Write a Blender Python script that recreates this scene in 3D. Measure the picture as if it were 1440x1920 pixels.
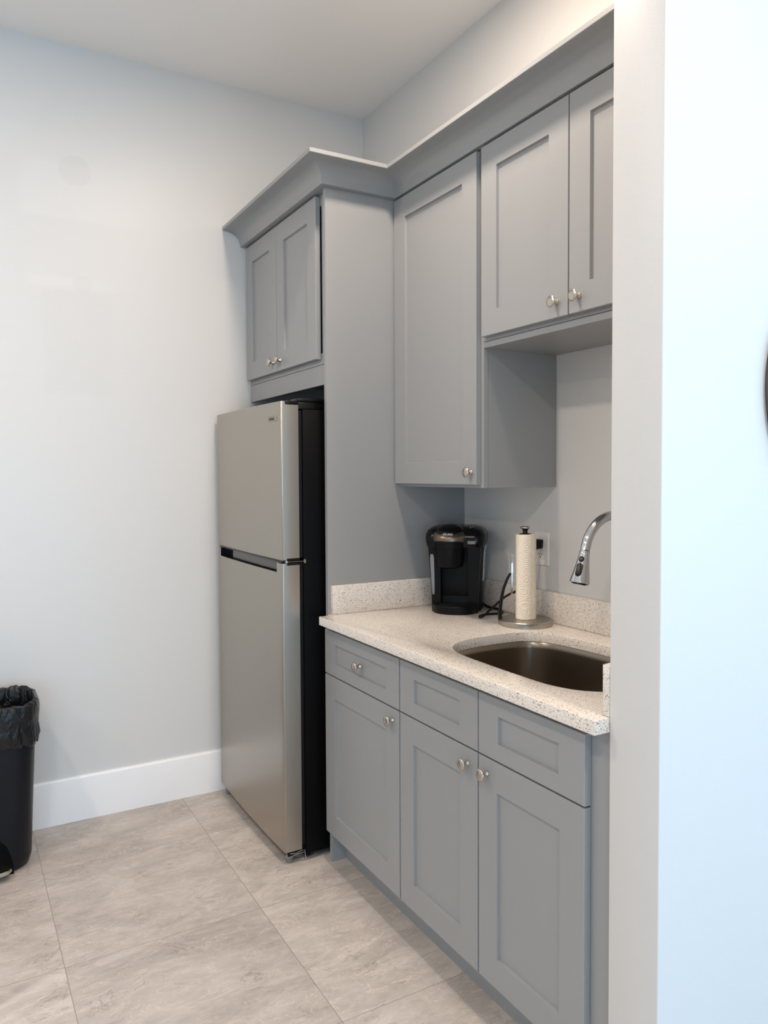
import bpy, bmesh, math, random
from mathutils import Vector, Matrix
random.seed(7)
for o in list(bpy.data.objects): bpy.data.objects.remove(o)
SC = bpy.context.scene
COL = SC.collection
PI = math.pi

# ------------------------------------------------------------------ camera
CAM_POS = Vector((3.3091, -1.7801, 1.4215))
FW = Vector((-0.86786545, 0.49550448, -0.03584497))
RT = Vector((0.49597251, 0.86832386, -0.004995))
UP = Vector((-0.02865, 0.02211311, 0.99934488))
cd = bpy.data.cameras.new('camera')
cd.sensor_fit = 'VERTICAL'; cd.sensor_height = 24.0
cd.lens = 1424.63 / 1920 * 24.0
cd.shift_y = -21.13 / 1920
cd.clip_start = 0.02
cam = bpy.data.objects.new('camera', cd); COL.objects.link(cam)
M = Matrix((( RT.x, UP.x, -FW.x, CAM_POS.x), (RT.y, UP.y, -FW.y, CAM_POS.y), (RT.z, UP.z, -FW.z, CAM_POS.z), (0, 0, 0, 1)))
cam.matrix_world = M
SC.camera = cam

# ------------------------------------------------------------------ view, world, lights
SC.view_settings.view_transform = 'Standard'
SC.view_settings.look = 'None'
SC.view_settings.gamma = 1
SC.view_settings.use_curve_mapping = False
SC.view_settings.exposure = 0.13
W = bpy.data.worlds.new('world'); SC.world = W; W.use_nodes = True
W.node_tree.nodes['Background'].inputs[0].default_value = (0.62, 0.80, 1.0, 1)
W.node_tree.nodes['Background'].inputs[1].default_value = .5

WARM = (1.0, 0.82, 0.675)
CEIL = 3.139
CAN_SPOTS = [(1.55, -.78, 22), (1.25, -2.55, 18), (3.40, -2.45, 22), (3.6, -.62, 24), (4.3, 1.4, 10), (1.25, -4.3, 14), (3.55, -4.3, 14)]  # last three cans are unseen, added for whole-room bounce
WINDOW_Y0, WINDOW_Y1, WINDOW_Z0, WINDOW_Z1, WINDOW_X = -.75, 2.9, 0.05, 2.15, 6.6
def area(name, loc, rot, sx, sy, power, color, shape='RECTANGLE'):
    l = bpy.data.lights.new(name, 'AREA'); l.shape = shape; l.size = sx
    if shape == 'RECTANGLE': l.size_y = sy
    l.energy = power; l.color = color
    o = bpy.data.objects.new(name, l); o.location = loc; o.rotation_euler = rot; COL.objects.link(o)
    return o
# daylight that comes in through the glazed front of the room
area('window_daylight', (WINDOW_X - .02, (WINDOW_Y0 + WINDOW_Y1) / 2, (WINDOW_Z0 + WINDOW_Z1) / 2), (0, math.radians(90), 0),
     WINDOW_Z1 - WINDOW_Z0, WINDOW_Y1 - WINDOW_Y0, 122, (0.39, 0.69, 1.0))
area('window_daylight', (WINDOW_X - .02, -3.35, (WINDOW_Z0 + WINDOW_Z1) / 2), (0, math.radians(90), 0), WINDOW_Z1 - WINDOW_Z0, 2.5, 62, (0.48, 0.74, 1.0))

# ------------------------------------------------------------------ materials
def mat(name, color, rough=.5, metal=0.0, spec=.5, bump=None, coat=0.0):
    m = bpy.data.materials.new(name); m.use_nodes = True
    nt = m.node_tree; b = nt.nodes['Principled BSDF']
    b.inputs['Base Color'].default_value = (*color, 1)
    b.inputs['Roughness'].default_value = rough
    b.inputs['Metallic'].default_value = metal
    b.inputs['Specular IOR Level'].default_value = spec
    b.inputs['Coat Weight'].default_value = coat
    if bump:
        sc, st, dist = bump
        tc = nt.nodes.new('ShaderNodeTexCoord')
        n = nt.nodes.new('ShaderNodeTexNoise'); n.inputs['Scale'].default_value = sc; n.inputs['Detail'].default_value = 3
        bp = nt.nodes.new('ShaderNodeBump'); bp.inputs['Strength'].default_value = st; bp.inputs['Distance'].default_value = dist
        nt.links.new(tc.outputs['Object'], n.inputs['Vector'])
        nt.links.new(n.outputs['Fac'], bp.inputs['Height'])
        nt.links.new(bp.outputs['Normal'], b.inputs['Normal'])
    return m
def lin(r, g, b):
    f = lambda c: (c / 255 / 12.92) if c / 255 <= .04045 else ((c / 255 + .055) / 1.055) ** 2.4
    return (f(r), f(g), f(b))

m_wall = mat('wall_paint', lin(212, 212, 210), .42, bump=(420, .10, .002))
def tinted_wall():  # faint lighter and darker boxes and discs in the base colour
    m = m_wall.copy(); m.name = 'wall_paint_tint_patches'; nt = m.node_tree; b = nt.nodes['Principled BSDF']; L = nt.links.new
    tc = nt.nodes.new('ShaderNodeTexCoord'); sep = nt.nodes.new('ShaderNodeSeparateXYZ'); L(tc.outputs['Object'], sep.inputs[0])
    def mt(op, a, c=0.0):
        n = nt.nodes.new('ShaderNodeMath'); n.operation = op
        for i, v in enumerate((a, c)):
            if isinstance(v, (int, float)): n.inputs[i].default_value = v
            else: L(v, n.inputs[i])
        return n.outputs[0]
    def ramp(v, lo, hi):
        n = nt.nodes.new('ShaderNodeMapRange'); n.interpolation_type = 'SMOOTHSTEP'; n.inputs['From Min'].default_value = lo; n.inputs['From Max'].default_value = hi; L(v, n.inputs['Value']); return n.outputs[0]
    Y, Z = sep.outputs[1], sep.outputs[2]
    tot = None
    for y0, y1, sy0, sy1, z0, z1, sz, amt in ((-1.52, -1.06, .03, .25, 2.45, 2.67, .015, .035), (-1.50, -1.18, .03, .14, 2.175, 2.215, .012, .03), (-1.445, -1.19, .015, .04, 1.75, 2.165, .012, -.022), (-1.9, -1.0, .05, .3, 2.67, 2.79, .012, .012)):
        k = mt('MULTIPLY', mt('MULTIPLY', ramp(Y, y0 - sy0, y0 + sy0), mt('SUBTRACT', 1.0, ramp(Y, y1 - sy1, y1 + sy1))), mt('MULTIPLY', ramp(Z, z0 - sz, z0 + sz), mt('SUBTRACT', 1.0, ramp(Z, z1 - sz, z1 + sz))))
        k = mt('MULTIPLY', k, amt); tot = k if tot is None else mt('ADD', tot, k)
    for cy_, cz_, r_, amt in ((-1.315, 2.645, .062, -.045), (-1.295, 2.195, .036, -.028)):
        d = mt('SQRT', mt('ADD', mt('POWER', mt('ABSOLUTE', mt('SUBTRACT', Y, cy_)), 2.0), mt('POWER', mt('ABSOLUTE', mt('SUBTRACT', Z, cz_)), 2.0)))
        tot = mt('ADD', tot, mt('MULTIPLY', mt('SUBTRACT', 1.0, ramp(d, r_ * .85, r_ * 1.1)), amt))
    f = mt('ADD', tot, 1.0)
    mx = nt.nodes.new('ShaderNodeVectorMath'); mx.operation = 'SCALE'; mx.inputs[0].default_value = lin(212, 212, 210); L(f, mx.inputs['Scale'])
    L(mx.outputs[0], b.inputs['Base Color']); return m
m_wall_left = tinted_wall()
m_ceil = mat('ceiling_paint', lin(243, 241, 238), .8)
m_trim = mat('trim_paint', lin(240, 240, 240), .3)
m_cab = mat('cabinet_paint', lin(150, 152, 153), .36, bump=(300, .015, .001))
m_cabin = mat('cabinet_interior', lin(120, 118, 115), .6)
m_black = mat('black_plastic', (.004, .004, .005), .28, spec=.3)
m_blackm = mat('black_matte', (.005, .005, .006), .5, spec=.25)
m_fridge_side = mat('fridge_side_paint', (.003, .003, .0035), .35, spec=.08)
m_nickel = mat('satin_nickel', lin(196, 188, 176), .24, 1.0)
m_chrome = mat('chrome', lin(205, 205, 206), .09, 1.0)
m_greyp = mat('grey_plastic', lin(120, 120, 118), .45)
m_paper = None
m_white = mat('white_plastic', lin(232, 229, 224), .35)
m_dark = mat('dark_slot', (.003, .003, .003), .6, spec=.05)

def brushed(name, color, rough, axis='Z', scale=(60, 60, 1.5), aniso=.5, metal=1.0):
    m = mat(name, color, rough, metal)
    nt = m.node_tree; b = nt.nodes['Principled BSDF']
    tc = nt.nodes.new('ShaderNodeTexCoord'); mp = nt.nodes.new('ShaderNodeMapping')
    mp.inputs['Scale'].default_value = scale
    n = nt.nodes.new('ShaderNodeTexNoise'); n.inputs['Scale'].default_value = 14; n.inputs['Detail'].default_value = 4
    mr = nt.nodes.new('ShaderNodeMapRange'); mr.inputs['To Min'].default_value = rough - .05; mr.inputs['To Max'].default_value = rough + .06
    bp = nt.nodes.new('ShaderNodeBump'); bp.inputs['Strength'].default_value = .05; bp.inputs['Distance'].default_value = .001
    L = nt.links.new
    L(tc.outputs['Object'], mp.inputs['Vector']); L(mp.outputs['Vector'], n.inputs['Vector'])
    L(n.outputs['Fac'], mr.inputs['Value']); L(mr.outputs['Result'], b.inputs['Roughness'])
    L(n.outputs['Fac'], bp.inputs['Height']); L(bp.outputs['Normal'], b.inputs['Normal'])
    return m
m_steel = brushed('brushed_stainless', lin(176, 170, 160), .34, scale=(1.5, 1.5, 60))
m_sink = mat('sink_steel', lin(138, 128, 116), .27, 1.0)
m_base_steel = brushed('holder_steel', lin(176, 170, 162), .33, scale=(20, 20, 4))

def quartz():
    m = mat('speckled_quartz', (.7, .64, .57), .16, coat=.2)
    nt = m.node_tree; b = nt.nodes['Principled BSDF']; L = nt.links.new
    tc = nt.nodes.new('ShaderNodeTexCoord')
    def speck(scale, thr, soft, seed):
        mp = nt.nodes.new('ShaderNodeMapping'); mp.inputs['Location'].default_value = (seed, seed * 2, seed * 3)
        v = nt.nodes.new('ShaderNodeTexVoronoi'); v.inputs['Scale'].default_value = scale; v.inputs['Randomness'].default_value = 1
        L(tc.outputs['Object'], mp.inputs['Vector']); L(mp.outputs['Vector'], v.inputs['Vector'])
        # size varies per cell
        sep = nt.nodes.new('ShaderNodeSeparateColor'); L(v.outputs['Color'], sep.inputs['Color'])
        mu = nt.nodes.new('ShaderNodeMath'); mu.operation = 'MULTIPLY'; mu.inputs[1].default_value = thr; L(sep.outputs[0], mu.inputs[0])
        sub = nt.nodes.new('ShaderNodeMath'); sub.operation = 'SUBTRACT'; L(mu.outputs[0], sub.inputs[0]); L(v.outputs['Distance'], sub.inputs[1])
        mr = nt.nodes.new('ShaderNodeMapRange'); mr.inputs['From Min'].default_value = 0; mr.inputs['From Max'].default_value = soft; L(sub.outputs[0], mr.inputs['Value'])
        return mr.outputs['Result'], sep.outputs[1]
    base = nt.nodes.new('ShaderNodeTexNoise'); base.inputs['Scale'].default_value = 260; base.inputs['Detail'].default_value = 4
    L(tc.outputs['Object'], base.inputs['Vector'])
    r = nt.nodes.new('ShaderNodeValToRGB')
    r.color_ramp.elements[0].position = .3; r.color_ramp.elements[0].color = (*lin(209, 202, 192), 1)
    r.color_ramp.elements[1].position = .7; r.color_ramp.elements[1].color = (*lin(232, 226, 218), 1)
    L(base.outputs['Fac'], r.inputs['Fac'])
    cur = r.outputs['Color']
    for sc, thr, soft, seed, ca, cb in ((215, .38, .05, 1.3, lin(118, 108, 100), lin(72, 68, 66)), (420, .36, .08, 4.1, lin(160, 148, 136), lin(108, 100, 94)), (125, .20, .04, 9.7, lin(52, 48, 47), lin(120, 108, 98)), (120, .2, .05, 6.2, lin(250, 248, 245), lin(250, 248, 245))):
        f, rnd = speck(sc, thr, soft, seed)
        cm = nt.nodes.new('ShaderNodeMix'); cm.data_type = 'RGBA'; cm.inputs[6].default_value = (*ca, 1); cm.inputs[7].default_value = (*cb, 1); L(rnd, cm.inputs[0])
        mx = nt.nodes.new('ShaderNodeMix'); mx.data_type = 'RGBA'; L(f, mx.inputs[0]); L(cur, mx.inputs[6]); L(cm.outputs[2], mx.inputs[7])
        cur = mx.outputs[2]
    L(cur, b.inputs['Base Color'])
    return m
m_quartz = quartz()

TILE = 0.5965; TX0 = 0.3905; TY0 = -0.9265
def floor_mat():
    m = mat('stone_look_tile', (.5, .45, .4), .3)
    nt = m.node_tree; b = nt.nodes['Principled BSDF']; L = nt.links.new
    N = nt.nodes.new
    def math_(op, a, bb=None, c=None):
        n = N('ShaderNodeMath'); n.operation = op
        for i, v in enumerate((a, bb, c)):
            if v is None: continue
            if isinstance(v, (int, float)): n.inputs[i].default_value = v
            else: L(v, n.inputs[i])
        return n.outputs[0]
    tc = N('ShaderNodeTexCoord'); sep = N('ShaderNodeSeparateXYZ'); L(tc.outputs['Object'], sep.inputs[0])
    u = math_('DIVIDE', math_('SUBTRACT', sep.outputs[0], TX0), TILE)
    v = math_('DIVIDE', math_('SUBTRACT', sep.outputs[1], TY0), TILE)
    iu = math_('FLOOR', u); iv = math_('FLOOR', v)
    fu = math_('FRACT', u); fv = math_('FRACT', v)
    def edge(f): return math_('MINIMUM', f, math_('SUBTRACT', 1.0, f))
    e = math_('MINIMUM', edge(fu), edge(fv))
    g = N('ShaderNodeMapRange'); g.inputs['From Min'].default_value = .0006 / TILE; g.inputs['From Max'].default_value = .0016 / TILE; L(e, g.inputs['Value'])
    # per-tile random offset
    cmb = N('ShaderNodeCombineXYZ'); L(iu, cmb.inputs[0]); L(iv, cmb.inputs[1])
    wn = N('ShaderNodeTexWhiteNoise'); wn.noise_dimensions = '3D'; L(cmb.outputs[0], wn.inputs['Vector'])
    off = N('ShaderNodeVectorMath'); off.operation = 'SCALE'; off.inputs['Scale'].default_value = 37; L(wn.outputs['Color'], off.inputs[0])
    add = N('ShaderNodeVectorMath'); add.operation = 'ADD'; L(tc.outputs['Object'], add.inputs[0]); L(off.outputs[0], add.inputs[1])
    # rotate veins so they run obliquely, stretched
    mp = N('ShaderNodeMapping'); mp.inputs['Rotation'].default_value = (0, 0, math.radians(22)); mp.inputs['Scale'].default_value = (2.6, 1.0, 1); L(add.outputs[0], mp.inputs['Vector'])
    def noise(vec, s, d, dist, r=.6):
        n = N('ShaderNodeTexNoise'); n.inputs['Scale'].default_value = s; n.inputs['Detail'].default_value = d; n.inputs['Distortion'].default_value = dist; n.inputs['Roughness'].default_value = r
        L(vec, n.inputs['Vector']); return n.outputs['Fac']
    big = noise(mp.outputs[0], 2.2, 6, 1.2)
    mid = noise(mp.outputs[0], 7.5, 12, 1.8, .76)
    r1 = N('ShaderNodeValToRGB'); el = r1.color_ramp.elements
    el[0].position = .31; el[0].color = (*lin(156, 149, 143), 1)
    el[1].position = .69; el[1].color = (*lin(213, 206, 200), 1)
    e2 = r1.color_ramp.elements.new(.5); e2.color = (*lin(187, 179, 172), 1)
    L(math_('ADD', math_('MULTIPLY', big, .55), math_('MULTIPLY', mid, .45)), r1.inputs['Fac'])
    # veins: thin lines where ridged noise ~ .5
    vn = noise(mp.outputs[0], 3.4, 9, 2.4, .62)
    rid = math_('ABSOLUTE', math_('SUBTRACT', vn, .5))
    vm = N('ShaderNodeMapRange'); vm.inputs['From Min'].default_value = .0; vm.inputs['From Max'].default_value = .016; vm.inputs['To Min'].default_value = 1; vm.inputs['To Max'].default_value = 0; L(rid, vm.inputs['Value'])
    msk = N('ShaderNodeMapRange'); msk.inputs['From Min'].default_value = .48; msk.inputs['From Max'].default_value = .62; L(noise(add.outputs[0], 4.5, 3, .4), msk.inputs['Value'])
    dv = math_('MULTIPLY', math_('MULTIPLY', vm.outputs[0], msk.outputs[0]), .8)
    mx = N('ShaderNodeMix'); mx.data_type = 'RGBA'; L(dv, mx.inputs[0]); L(r1.outputs['Color'], mx.inputs[6]); mx.inputs[7].default_value = (*lin(138, 125, 115), 1)
    vn2 = noise(mp.outputs[0], 5.2, 9, 2.0, .6)
    rid2 = math_('ABSOLUTE', math_('SUBTRACT', vn2, .47))
    vm2 = N('ShaderNodeMapRange'); vm2.inputs['From Max'].default_value = .012; vm2.inputs['To Min'].default_value = .55; vm2.inputs['To Max'].default_value = 0; L(rid2, vm2.inputs['Value'])
    mx2 = N('ShaderNodeMix'); mx2.data_type = 'RGBA'; L(vm2.outputs[0], mx2.inputs[0]); L(mx.outputs[2], mx2.inputs[6]); mx2.inputs[7].default_value = (*lin(232, 220, 206), 1)
    # tile tone
    tone = N('ShaderNodeMix'); tone.data_type = 'RGBA'; tone.blend_type = 'MULTIPLY'; tone.inputs[0].default_value = 1
    tr = N('ShaderNodeMapRange'); tr.inputs['To Min'].default_value = .93; tr.inputs['To Max'].default_value = 1.05; L(wn.outputs['Value'], tr.inputs['Value'])
    L(mx2.outputs[2], tone.inputs[6]); L(tr.outputs[0], tone.inputs[7])
    gm = N('ShaderNodeMix'); gm.data_type = 'RGBA'; L(g.outputs[0], gm.inputs[0]); gm.inputs[6].default_value = (*lin(150, 142, 133), 1); L(tone.outputs[2], gm.inputs[7])
    L(gm.outputs[2], b.inputs['Base Color'])
    bp = N('ShaderNodeBump'); bp.inputs['Strength'].default_value = .25; bp.inputs['Distance'].default_value = .002
    L(math_('ADD', g.outputs[0], math_('MULTIPLY', mid, .25)), bp.inputs['Height']); L(bp.outputs[0], b.inputs['Normal'])
    rr = N('ShaderNodeMapRange'); rr.inputs['To Min'].default_value = .34; rr.inputs['To Max'].default_value = .5; L(mid, rr.inputs['Value']); L(rr.outputs[0], b.inputs['Roughness'])
    return m
m_floor = floor_mat()

def paper_mat():
    m = mat('embossed_paper', lin(240, 229, 210), .9)
    nt = m.node_tree; b = nt.nodes['Principled BSDF']; L = nt.links.new
    tc = nt.nodes.new('ShaderNodeTexCoord')
    v = nt.nodes.new('ShaderNodeTexVoronoi'); v.inputs['Scale'].default_value = 24
    w = nt.nodes.new('ShaderNodeMath'); w.operation = 'SINE'; mu = nt.nodes.new('ShaderNodeMath'); mu.operation = 'MULTIPLY'; mu.inputs[1].default_value = 42
    bp = nt.nodes.new('ShaderNodeBump'); bp.inputs['Strength'].default_value = .35; bp.inputs['Distance'].default_value = .0012
    L(tc.outputs['Object'], v.inputs['Vector']); L(v.outputs['Distance'], mu.inputs[0]); L(mu.outputs[0], w.inputs[0]); L(w.outputs[0], bp.inputs['Height']); L(bp.outputs[0], b.inputs['Normal'])
    return m
m_paper = paper_mat()
def bag_mat():
    m = mat('black_film', (.005, .006, .008), .24, spec=.4)
    nt = m.node_tree; b = nt.nodes['Principled BSDF']; L = nt.links.new
    tc = nt.nodes.new('ShaderNodeTexCoord'); mp = nt.nodes.new('ShaderNodeMapping'); mp.inputs['Scale'].default_value = (1, 1, .45)
    n = nt.nodes.new('ShaderNodeTexNoise'); n.inputs['Scale'].default_value = 26; n.inputs['Detail'].default_value = 5; n.inputs['Distortion'].default_value = 1.5
    bp = nt.nodes.new('ShaderNodeBump'); bp.inputs['Strength'].default_value = .9; bp.inputs['Distance'].default_value = .012
    L(tc.outputs['Object'], mp.inputs['Vector']); L(mp.outputs[0], n.inputs['Vector']); L(n.outputs['Fac'], bp.inputs['Height']); L(bp.outputs[0], b.inputs['Normal'])
    return m
m_bag = bag_mat()
def emit_mat(name, color, strength):
    m = mat(name, color, .5); b = m.node_tree.nodes['Principled BSDF']
    b.inputs['Emission Color'].default_value = (*color, 1); b.inputs['Emission Strength'].default_value = strength
    return m
m_lamp = emit_mat('lamp_lens', WARM, 12)

# ------------------------------------------------------------------ mesh helpers (world coordinates unless stated)
def B(): return bmesh.new()
def add_box(bm, x0, x1, y0, y1, z0, z1, bev=0.0, seg=2):
    vs = [bm.verts.new(p) for p in ((x0, y0, z0), (x1, y0, z0), (x1, y1, z0), (x0, y1, z0), (x0, y0, z1), (x1, y0, z1), (x1, y1, z1), (x0, y1, z1))]
    fs = [bm.faces.new([vs[i] for i in f]) for f in ((0, 3, 2, 1), (4, 5, 6, 7), (0, 1, 5, 4), (1, 2, 6, 5), (2, 3, 7, 6), (3, 0, 4, 7))]
    if bev > 0:
        es = list({e for f in fs for e in f.edges})
        bmesh.ops.bevel(bm, geom=es, offset=bev, segments=seg, affect='EDGES', profile=.5)
def frame_of(d):
    d = Vector(d).normalized(); a = Vector((0, 0, 1)) if abs(d.z) < .9 else Vector((1, 0, 0))
    u = d.cross(a).normalized(); v = d.cross(u).normalized(); return d, u, v
def add_lathe(bm, prof, base=(0, 0, 0), axis=(0, 0, 1), seg=32, sx=1.0, sy=1.0):
    """prof: list of (radius, height along axis)"""
    d, u, v = frame_of(axis); base = Vector(base); rings = []
    for r, h in prof:
        if r < 1e-6: rings.append([bm.verts.new(base + d * h)])
        else: rings.append([bm.verts.new(base + d * h + u * (r * sx * math.cos(2 * PI * i / seg)) + v * (r * sy * math.sin(2 * PI * i / seg))) for i in range(seg)])
    for a, b in zip(rings, rings[1:]):
        for i in range(seg):
            j = (i + 1) % seg
            if len(a) == 1 and len(b) == 1: break
            if len(a) == 1: bm.faces.new((a[0], b[i], b[j]))
            elif len(b) == 1: bm.faces.new((a[i], a[j], b[0]))
            else: bm.faces.new((a[i], a[j], b[j], b[i]))
    for rg, h in ((rings[0], 0), (rings[-1], 1)):
        if len(rg) > 1: bm.faces.new(rg)
def smooth_path(pts, n=8):
    P = [Vector(p) for p in pts]; out = []
    Q = [P[0] * 2 - P[1]] + P + [P[-1] * 2 - P[-2]]
    for i in range(1, len(Q) - 2):
        for k in range(n):
            t = k / n; a, b, c, d = Q[i - 1], Q[i], Q[i + 1], Q[i + 2]
            out.append(.5 * ((2 * b) + (c - a) * t + (2 * a - 5 * b + 4 * c - d) * t * t + (-a + 3 * b - 3 * c + d) * t ** 3))
    out.append(P[-1]); return out
def add_tube(bm, pts, rad, seg=12, flat=1.0, up=None):
    """rad: number or list. flat squashes the section along its second axis."""
    P = [Vector(p) for p in pts]; n = len(P); rings = []
    t0 = (P[1] - P[0]).normalized(); _, u, v = frame_of(t0)
    if up is not None:
        u = (Vector(up) - t0 * Vector(up).dot(t0)).normalized(); v = t0.cross(u)
    for i in range(n):
        t = ((P[min(i + 1, n - 1)] - P[max(i - 1, 0)])).normalized()
        u = (u - t * u.dot(t)).normalized(); v = t.cross(u)
        r = rad[i] if isinstance(rad, (list, tuple)) else rad
        rings.append([bm.verts.new(P[i] + u * (r * math.cos(2 * PI * k / seg)) + v * (r * flat * math.sin(2 * PI * k / seg))) for k in range(seg)])
    for a, b in zip(rings, rings[1:]):
        for k in range(seg):
            j = (k + 1) % seg; bm.faces.new((a[k], a[j], b[j], b[k]))
    bm.faces.new(rings[0]); bm.faces.new(rings[-1])
def add_loops(bm, loops, cap0=True, cap1=True):
    """skin equal-length closed loops of points"""
    R = [[bm.verts.new(p) for p in l] for l in loops]; n = len(R[0])
    for a, b in zip(R, R[1:]):
        for k in range(n):
            j = (k + 1) % n; bm.faces.new((a[k], a[j], b[j], b[k]))
    if cap0: bm.faces.new(R[0])
    if cap1: bm.faces.new(R[-1])
def rrect(x0, x1, y0, y1, r, z, n=5):
    pts = []
    for cx, cy, a0 in ((x1 - r, y1 - r, 0), (x0 + r, y1 - r, 90), (x0 + r, y0 + r, 180), (x1 - r, y0 + r, 270)):
        for i in range(n + 1):
            a = math.radians(a0 + 90 * i / n); pts.append((cx + r * math.cos(a), cy + r * math.sin(a), z))
    return pts
def obj(name, bm, m, parent=None, smooth=True, local=False, angle=35, loc=None):
    bmesh.ops.recalc_face_normals(bm, faces=bm.faces[:])
    me = bpy.data.meshes.new(name)
    if parent is not None and not local:
        off = parent.location.copy(); p = parent.parent
        while p is not None: off += p.location; p = p.parent
        bmesh.ops.translate(bm, verts=bm.verts[:], vec=-off)
    bm.to_mesh(me); bm.free(); me.materials.append(m)
    if smooth:
        me.shade_smooth(); me.set_sharp_from_angle(angle=math.radians(angle))
    o = bpy.data.objects.new(name, me); COL.objects.link(o)
    if parent is not None: o.parent = parent
    if loc: o.location = loc
    return o
def tag(o, label, cat, group=None):
    o['label'] = label; o['category'] = cat
    if group: o['group'] = group
    return o
def thing(name, label, cat, loc=(0, 0, 0), rotz=0, group=None):
    o = bpy.data.objects.new(name, None); COL.objects.link(o); o.location = loc; o.rotation_euler = (0, 0, rotz)
    o.empty_display_size = .05
    return tag(o, label, cat, group)
def struct(name, bm, m, **k):
    o = obj(name, bm, m, **k); o['kind'] = 'structure'; return o

# ------------------------------------------------------------------ the setting
X_PART0, X_PART1, Y_CAP = 2.190, 2.318, -0.607
Y_FAR, Y_BACKROOM = -5.4, 3.2
bm = B(); add_box(bm, -.12, WINDOW_X + .15, Y_FAR - .12, Y_BACKROOM + .12, -.10, 0); struct('floor', bm, m_floor, smooth=False)
bm = B(); add_box(bm, -.12, WINDOW_X + .15, Y_FAR - .12, Y_BACKROOM + .12, CEIL, CEIL + .1); struct('ceiling', bm, m_ceil, smooth=False)
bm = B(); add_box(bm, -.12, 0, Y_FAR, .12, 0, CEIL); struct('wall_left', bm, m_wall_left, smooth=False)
bm = B(); add_box(bm, 0, X_PART0, 0, .12, 0, CEIL); struct('wall_back', bm, m_wall, smooth=False)
bm = B(); add_box(bm, X_PART0, X_PART1, Y_CAP, Y_BACKROOM, 0, CEIL, bev=.0025, seg=3); struct('wall_partition', bm, m_wall)
bm = B(); add_box(bm, X_PART1, WINDOW_X + .15, Y_BACKROOM, Y_BACKROOM + .12, 0, CEIL); struct('wall_rear', bm, m_wall, smooth=False)
bm = B(); add_box(bm, -.12, WINDOW_X + .15, Y_FAR - .12, Y_FAR, 0, CEIL); struct('wall_front', bm, m_wall, smooth=False)
bm = B()
add_box(bm, WINDOW_X, WINDOW_X + .15, Y_FAR, -4.6, 0, CEIL); add_box(bm, WINDOW_X, WINDOW_X + .15, -2.1, WINDOW_Y0, 0, CEIL)
add_box(bm, WINDOW_X, WINDOW_X + .15, -4.6, -2.1, 0, WINDOW_Z0); add_box(bm, WINDOW_X, WINDOW_X + .15, -4.6, -2.1, WINDOW_Z1, CEIL)
add_box(bm, WINDOW_X, WINDOW_X + .15, WINDOW_Y1, Y_BACKROOM, 0, CEIL)
add_box(bm, WINDOW_X, WINDOW_X + .15, WINDOW_Y0, WINDOW_Y1, 0, WINDOW_Z0)
add_box(bm, WINDOW_X, WINDOW_X + .15, WINDOW_Y0, WINDOW_Y1, WINDOW_Z1, CEIL)
struct('wall_window_side', bm, m_wall, smooth=False)
bm = B(); n = 4
for i in range(n + 1):
    y = WINDOW_Y0 + (WINDOW_Y1 - WINDOW_Y0) * i / n; yy = min(max(y, WINDOW_Y0 + .03), WINDOW_Y1 - .03)
    add_box(bm, WINDOW_X + .03, WINDOW_X + .09, yy - .03, yy + .03, WINDOW_Z0, WINDOW_Z1)
for z in (WINDOW_Z0 + .03, WINDOW_Z1 - .03):
    add_box(bm, WINDOW_X + .035, WINDOW_X + .085, WINDOW_Y0, WINDOW_Y1, z - .03, z + .03)
struct('window_1', bm, m_trim, smooth=False)
bm = B()
for y in (-4.57, -3.35, -2.13): add_box(bm, WINDOW_X + .03, WINDOW_X + .09, y - .03, y + .03, WINDOW_Z0, WINDOW_Z1)
for z in (WINDOW_Z0 + .03, WINDOW_Z1 - .03): add_box(bm, WINDOW_X + .035, WINDOW_X + .085, -4.6, -2.1, z - .03, z + .03)
struct('window_2', bm, m_trim, smooth=False)
# baseboard: flat board with an eased cap on the left wall
bm = B()
prof = [(0, .0005), (.014, .0005), (.014, .172), (.0125, .178), (.0095, .181), (.0085, .1845), (0, .1845)]
add_loops(bm, [[(x, y, z) for x, z in prof] for y in (Y_FAR + .001, -.60)])
struct('baseboard_left', bm, m_trim, angle=20)

# recessed lights in the ceiling, the last three added unseen as fill
for i, (x, y, p) in enumerate(CAN_SPOTS):
    t = thing('ceiling_light', 'round recessed ceiling light out of the picture above the room', 'ceiling light', (x, y, CEIL), 0, 'recessed ceiling lights')
    bm = B(); add_lathe(bm, [(.075, -.001), (.095, -.001), (.095, -.006), (.078, -.010), (.075, -.004)], (x, y, CEIL), seg=32); obj('trim_ring', bm, m_trim, t)
    bm = B(); add_lathe(bm, [(.074, -.0015), (.074, -.006), (.0, -.007)], (x, y, CEIL), seg=32); obj('lens', bm, m_lamp, t)
    l = area('ceiling_light_glow', (0, 0, -.014), (0, 0, 0), .15, .15, p, WARM, 'DISK'); l.parent = t

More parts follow.
